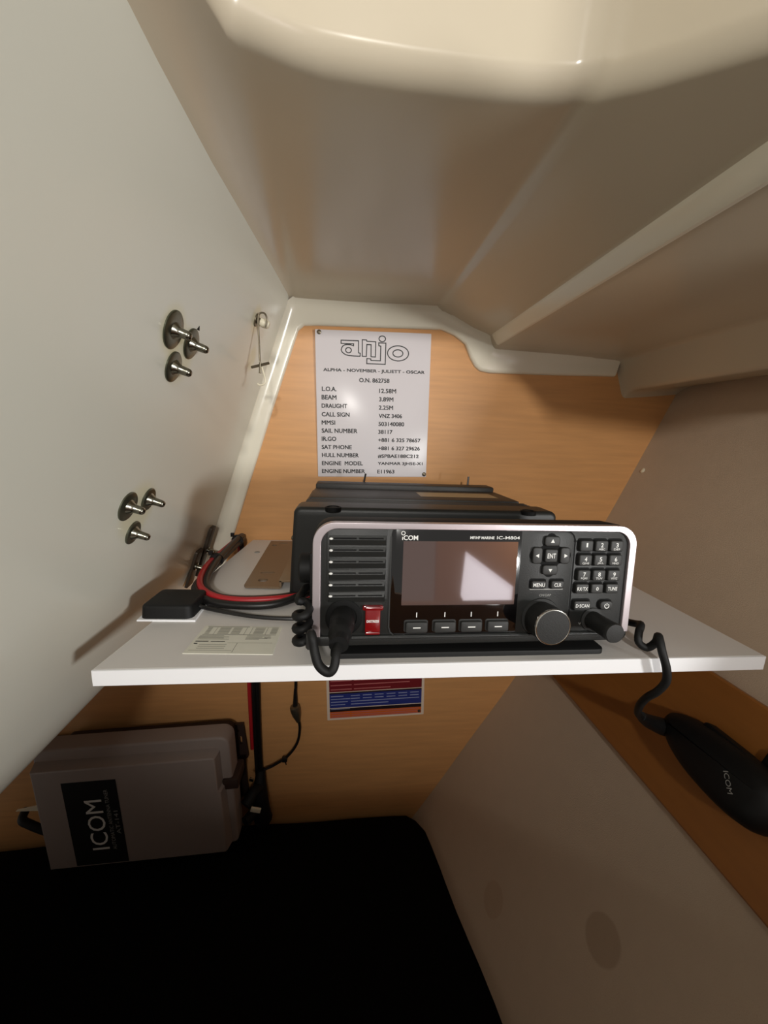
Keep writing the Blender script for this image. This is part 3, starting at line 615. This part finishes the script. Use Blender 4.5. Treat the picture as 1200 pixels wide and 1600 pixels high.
# ================================================================ puck antenna, paper label, screw on the shelf
pk_ = thing('antenna_puck', (-0.1685, 0.381, ZS), 'square black antenna puck on white pad at left end of shelf', 'antenna', rot=(0, 0, math.radians(-2)))
b = MB(I4); b.prism([(-0.0255, -0.0245), (0.0285, -0.0245), (0.024, 0.024), (-0.029, 0.024)], 0.0, 0.0016, 0.0004, 1); b.build('adhesive_pad', EDGE, pk_, 'white adhesive pad')
b = MB(I4); b.prism(rrect(0.047, 0.043, 0.006, 0.0, 0.0), 0.0016, 0.0145, 0.003, 4, taper=0.001); b.build('housing', BLKM, pk_)
b = MB(Matrix.Rotation(math.radians(2), 4, 'Z') @ Matrix.Translation((0.1685, -0.381, 0.18))); b.tube([(-0.147, 0.379, ZS+0.006), (-0.138, 0.377, ZS+0.004), (-0.115, 0.368, ZS+0.0035), (-0.085, 0.358, ZS+0.0035), (-0.055, 0.3535, ZS+0.0035), (-0.025, 0.354, ZS+0.0035), (-0.006, 0.356, ZS+0.0045)], 0.0021, 8, 6); b.build('lead', BLKW, pk_)
pl = thing('paper_label', (-0.094, 0.320, ZS), 'printed white paper label stuck flat on shelf near its front left', 'label')
b = MB(I4); b.prism([(-0.0365, -0.020), (0.0365, -0.024), (0.0365, 0.0225), (-0.0345, 0.0265)], 0.0, 0.0005); b.build('sheet', PAPER, pl)
b = MB(Matrix.Rotation(math.radians(-2.5), 4, 'Z') @ MM)
def ln(u0, v0, u1, v1): b.rect(u0, v0, u1, v1, 0.62)
b.use(PINK); ln(-32, 22.5, 6, 23.6); ln(8, 22.8, 33, 23.2); ln(-32, 8.4, 33, 9.2)
for u0, u1 in ((-31, -27), (-20, -10), (-8, 0), (12, 21), (27, 33)):
    for k in range(6): ln(u0, 10.4+k*2.0, u1, 11.5+k*2.0)
for u in (-23, 4, 9, 23): ln(u, 9, u+0.4, 22)
for k in range(4): ln(-33, 0.5+k*1.9, -6-(k*5 % 9), 1.4+k*1.9); ln(8, 0.5+k*1.9, 20+(k*7 % 12), 1.4+k*1.9)
b.use(INK); ln(-33, -3.6, -22, -2.2); ln(-20, -3.6, -8, -2.6); ln(-33, -7.2, -30, -5.8); ln(24, 3.0, 30, 3.8)
b.use(PINK)
for k in range(3): ln(-28, -8.4-k*3, -5, -7.6-k*3)
ln(-33, -17.4, 2, -16.9); ln(-5, -5.4, 33, -5.0); ln(3, -20, 3.5, -5)
b.build('print', PINK, pl, 'grey table of fine print')
sc_ = MB(Matrix.Translation((-0.1331, 0.580, ZS+H))); sc_.lathe([(0.0042, -0.0005), (0.0042, 0.0005), (0.003, 0.0011), (0, 0.0013)], 14); tag(sc_.build('screw_cap', GREYP), 'small grey screw cap in shelf top near its back left corner', 'screw')
n_ = on_hull(-0.0407); sc2 = MB(Matrix.Translation((0.5215, 0.6335, -0.0407+H)) @ HN.to_track_quat('Z', 'Y').to_matrix().to_4x4()); sc2.lathe([(0.0045, -0.002), (0.0045, 0.001), (0.003, 0.002), (0, 0.0024)], 14); tag(sc2.build('screw_cap', IVORY), 'tiny white screw cap on beige hull lining beside the bulkhead edge', 'screw')

# ================================================================ hand microphone
mic = thing('hand_microphone', (on_hull(-0.3190, 0.011).x, 0.292, on_hull(-0.3190, 0.011).z), 'black hand microphone hanging on the side board, its cord plugged into the radio', 'microphone')
ML = Vector(mic.location)
AX = Matrix((( 0, 0.4018, -0.9157), (-1, 0, 0), (0, 0.9157, 0.4018))).to_4x4()       # u aft, v up the board, w inboard
b = MB(AX @ MM)
def mic_out(k=1.0):
    pts = [(-61, 6), (-58, 13), (-48, 19), (-30, 24), (-5, 27), (20, 28), (40, 26), (52, 20), (57, 8), (58, -6), (55, -17), (46, -25), (28, -29), (5, -29), (-20, -26), (-42, -19), (-55, -10), (-61, -2)]
    P = catmull([(x, y, 0) for x, y in pts+[pts[0]]], 3)[:-1]
    return [(p.x*k, p.y*k) for p in P]
o_ = ccw(mic_out()); rs = []
for ins, w_ in ((7, 4), (2, 6), (0, 12), (0, 20), (1.5, 27), (5, 32), (10, 35), (16, 36.5)): rs.append(b.ring(inset(o_, ins), w_))
for p, q in zip(rs, rs[1:]): b.bridge(p, q)
b.f(rs[-1]); b.f(rs[0][::-1]); b.build('body', MICM, mic, sharp=60)
b = MB(AX @ MM); b.prism(rrect(46, 9, 4, -5, 24), 12, 24, 2, 2); b.build('talk_button', MICM, mic)
b = MB(AX @ MM @ Matrix.Translation((24, -1, 0)) @ Matrix.Rotation(math.radians(-48), 4, 'Z')); b.text('ICOM', -9, -2.2, 9, 2.2, 36.8); b.build('maker_lettering', GREYP, mic)
b = MB(AX @ MM)
for (u, v) in ((-47, -4), (-40, -9)): b.ball((u, v, 33.0), 0.9)
b.build('microphone_hole', GREYP, mic)
b = MB(AX @ MM); b.prism(rrect(44, 40, 4, 38, 20), 0, 5, 1, 2); b.prism(rrect(22, 26, 4, 52, 42), 0, 16, 2, 2); b.build('hanger', MICM, mic, 'black hanger clip on the side board')
MI = Matrix.Translation(-ML) @ UPH
cord = []
fw = Vector((0.1128, 0.293, ZS+0.0625))
cord += [(-0.0028, 0.256, -0.1455), (-0.0045, 0.246, -0.1500), (-0.0060, 0.2415, -0.1575), (-0.0100, 0.2410, -0.1605), (-0.0165, 0.2430, -0.1560), (-0.0200, 0.2470, -0.1460), (-0.0225, 0.2530, -0.1380)]
for k in range(0, 28):                                                    # coiled part standing beside the control head
    a = k*math.pi/4; cord.append((-0.0325+0.0055*math.cos(a), 0.290+0.0085*math.sin(a), -0.1690+0.00135*k))
cord += [(-0.036, 0.315, -0.134), (-0.030, 0.345, -0.140), (0.0, 0.375, -0.165), (0.10, 0.375, -0.1735), (0.20, 0.365, -0.1735), (0.262, 0.335, -0.170)]
cord += [(0.2745, 0.312, -0.164), (0.2700, 0.300, -0.159), (0.2640, 0.294, -0.163), (0.2620, 0.290, -0.1705), (0.2670, 0.286, -0.1735), (0.2715, 0.283, -0.167), (0.2690, 0.279, -0.1585), (0.2665, 0.274, -0.1600), (0.2660, 0.269, -0.168), (0.2700, 0.2665, -0.181), (0.2740, 0.2685, -0.195), (0.2730, 0.274, -0.2085), (0.2725, 0.282, -0.220), (0.2790, 0.295, -0.2385), (0.2990, 0.316, -0.2660), (0.3350, 0.341, -0.2950), (0.3600, 0.351, -0.3080)]
b = MB(MI); b.tube(cord, 0.0033, 10, 5); b.build('cord', BLKM, mic)
b = MB(MI); b.tube([(0.3120, 0.326, -0.2760), (0.3350, 0.341, -0.2950), (0.3640, 0.349, -0.3110)], 0.0085, 10, 5, taper=lambda t: 0.55+0.6*t); b.build('strain_relief', BLKM, mic)
b = MB(MI); b.tube([(-0.0005, 0.292, -0.1445), (-0.0012, 0.275, -0.1440), (-0.0022, 0.264, -0.1445), (-0.0030, 0.252, -0.1465)], 0.0088, 16, 5, taper=lambda t: 1.12 if t < 0.35 else (1.0 if t < 0.8 else 0.82)); b.build('plug', BLKM, mic)

# ================================================================ hardware on the left wall
LN = Vector((0.9469, 0, -0.3217)); LU = Vector((0.3217, 0, 0.9469)); LY = LU.cross(LN)
LROT = Matrix((LY, LU, LN)).transposed()
def on_left(y, z):
    pts = [(-0.2261, -0.2), (-0.0891, 0.2033)]; t = (z+0.2)/0.4033; return Vector((-0.2261+0.137*t, y, z))
def bolt(y, z, R, L, label, tiltdeg=0):
    p = on_left(y, z); t = thing('washered_bolt', p, label, 'bolt', 'bolts through the left wall', rot=LROT)
    b = MB(MM); b.lathe([(R, 0), (R, 1.0), (R*0.93, 1.7), (R*0.5, 1.9), (4, 2.0)], 28); b.build('washer', WASH, t)
    b = MB(MM); b.lathe([(6.6, 1.6), (6.0, 2.6), (4.4, 4.6), (3.6, 6.5), (3.4, L-3.2), (3.1, L-1.4), (2.2, L-0.2), (1.0, L+0.2), (0, L+0.3)], 18); b.build('nut_and_stud', STEEL, t)
    return t
bolt(0.3266, 0.0741, 14.5, 14, 'largest washered bolt of the upper trio on the left wall')
bolt(0.3625, 0.0719, 13.0, 15, 'upper right bolt of the upper trio, beside a small chip in left wall')
bolt(0.3426, 0.0496, 12.5, 15, 'lowest bolt of the upper trio on the left wall')
bolt(0.3318, -0.0641, 12.8, 14, 'left bolt with wide tilted washer in the lower trio on left wall')
bolt(0.3651, -0.0636, 11.0, 15, 'upper right bolt of the lower trio on the left wall')
bolt(0.3536, -0.0921, 11.0, 15, 'lowest bolt of the lower trio on the left wall')
# chip in the gelcoat
p = on_left(0.3686, 0.086); b = MB(Matrix.Translation(p+Vector((0, 0, H))) @ LROT.to_4x4() @ MM); b.prism([(-2.6, -1.6), (2.8, -1.4), (0.4, 2.2)], -0.5, 0.35); tag(b.build('gelcoat_chip', GAP), 'tiny dark triangular chip in left wall above the upper bolts', 'chip')
# wire hook on a stud
p = on_left(0.516, 0.1341); hk = thing('wire_hook', p, 'thin wire hook hanging from ivory capped stud near the flange, upper left wall', 'hook', rot=LROT)
b = MB(MM); b.lathe([(7.5, 0), (7.5, 1.6), (4, 2.2), (3.6, 9)], 18); b.build('stud', STEELD, hk)
b = MB(MM); b.lathe([(4.9, 6), (5.4, 8), (5.2, 14), (3.5, 16.5), (0, 17)], 18); b.build('stud_cap', IVORY, hk, 'ivory stud cap')
PL = LROT.inverted().to_4x4() @ Matrix.Translation(Vector((0.0055, -0.002, 0))) @ MM      # plumb frame: x athwart, y forward, z up
b = MB(PL); b.tube([(7, -4, -10), (9, -6, 0), (6, -6, 6), (0, -5, 5), (-1.5, -5, -4), (-1, -5, -25), (-0.5, -5, -48), (1.5, -5, -56)], 1.05, 8, 6); b.build('wire', STEELD, hk)
b = MB(PL); b.tube([(-12, 2, -55), (11, -10, -51)], 1.7, 8, 0); b.tube([(0, -6, -50), (-0.5, -6, -63)], 1.4, 8, 0); b.build('cross_pin', STEELD, hk)
b = MB(PL); b.tube([(1.5, -5, -55), (4, -5, -63), (5.5, -5, -70), (4, -5, -75), (-1, -5, -76.5), (-4, -5, -75)], 1.1, 8, 6); b.build('hook_end', IVORY, hk, 'pale curled hook end')
# strap plate low on the wall by the flange
p = on_left(0.606, -0.19); stp = thing('strap_plate', p, 'dark steel strap plate low on left wall behind the red cable', 'plate', rot=LROT)
b = MB(MM); b.prism(rrect(18, 84, 3, 2, 4), 0, 5, 1, 2); b.prism(rrect(24, 60, 3, -30, -14), 0, 4, 1, 2); b.build('strap', DARKST, stp)
for u, v in ((-32, -10), (3, 6)):
    b = MB(MM); b.lathe([(6, 3.5), (6, 6), (3.6, 6.4), (3.6, 15), (2.5, 17), (0, 17.3)], 14, (u, v)); b.build('bolt', STEEL, stp)

# ================================================================ cushion below
cu = thing('seat_cushion', (-0.2, 0.4, -0.80), 'large black cloth cushion filling the foot of the bulkhead beside the hull', 'cushion')
CM = Matrix.Translation((0.2, -0.4, 0.80))
def hx(z):
    for a, c in zip(hull, hull[1:]):
        if c.y <= z <= a.y: t = (z-a.y)/(c.y-a.y); return a.x+(c.x-a.x)*t
    return 0.1
b = MB(CM); rows = []
ny, nx = 16, 26
def top_z(x, y): return -0.742+0.205*(0.645-y)-0.05*max(0, (-0.15-x))
for j in range(ny+1):
    y = 0.640-0.60*j/ny; row = []
    xr = hx(top_z(0.17, y))-0.004
    for i in range(nx+1):
        t = i/nx; x = -0.70+(xr+0.70)*t; z = top_z(x, y)
        ed = min(1, (xr-x)/0.035); z -= 0.022*(1-math.sqrt(max(0, 1-(1-ed)**2)))
        eb = min(1, (0.640-y)/0.04); z -= 0.014*(1-math.sqrt(max(0, 1-(1-eb)**2)))
        z += 0.002*math.sin(x*23)*math.sin(y*31); row.append((x, y, z))
    rows.append(row)
b.grid(rows)
bot = [[(p[0]-0.03, p[1], -0.93) for p in rows[0]], [(p[0]-0.03, p[1], -0.93) for p in rows[-1]]]
b.grid([rows[0], bot[0]]); b.grid([rows[-1], bot[1]]); b.grid([[r[-1] for r in rows], [(r[-1][0]-0.10, r[-1][1], -0.93) for r in rows]]); b.grid([[r[0] for r in rows], [(r[0][0]-0.03, r[0][1], -0.93) for r in rows]]); b.grid(bot)
bmesh.ops.remove_doubles(b.bm, verts=b.bm.verts[:], dist=1e-5)
b.build('cover', CUSH, cu, recalc=True, sharp=70)
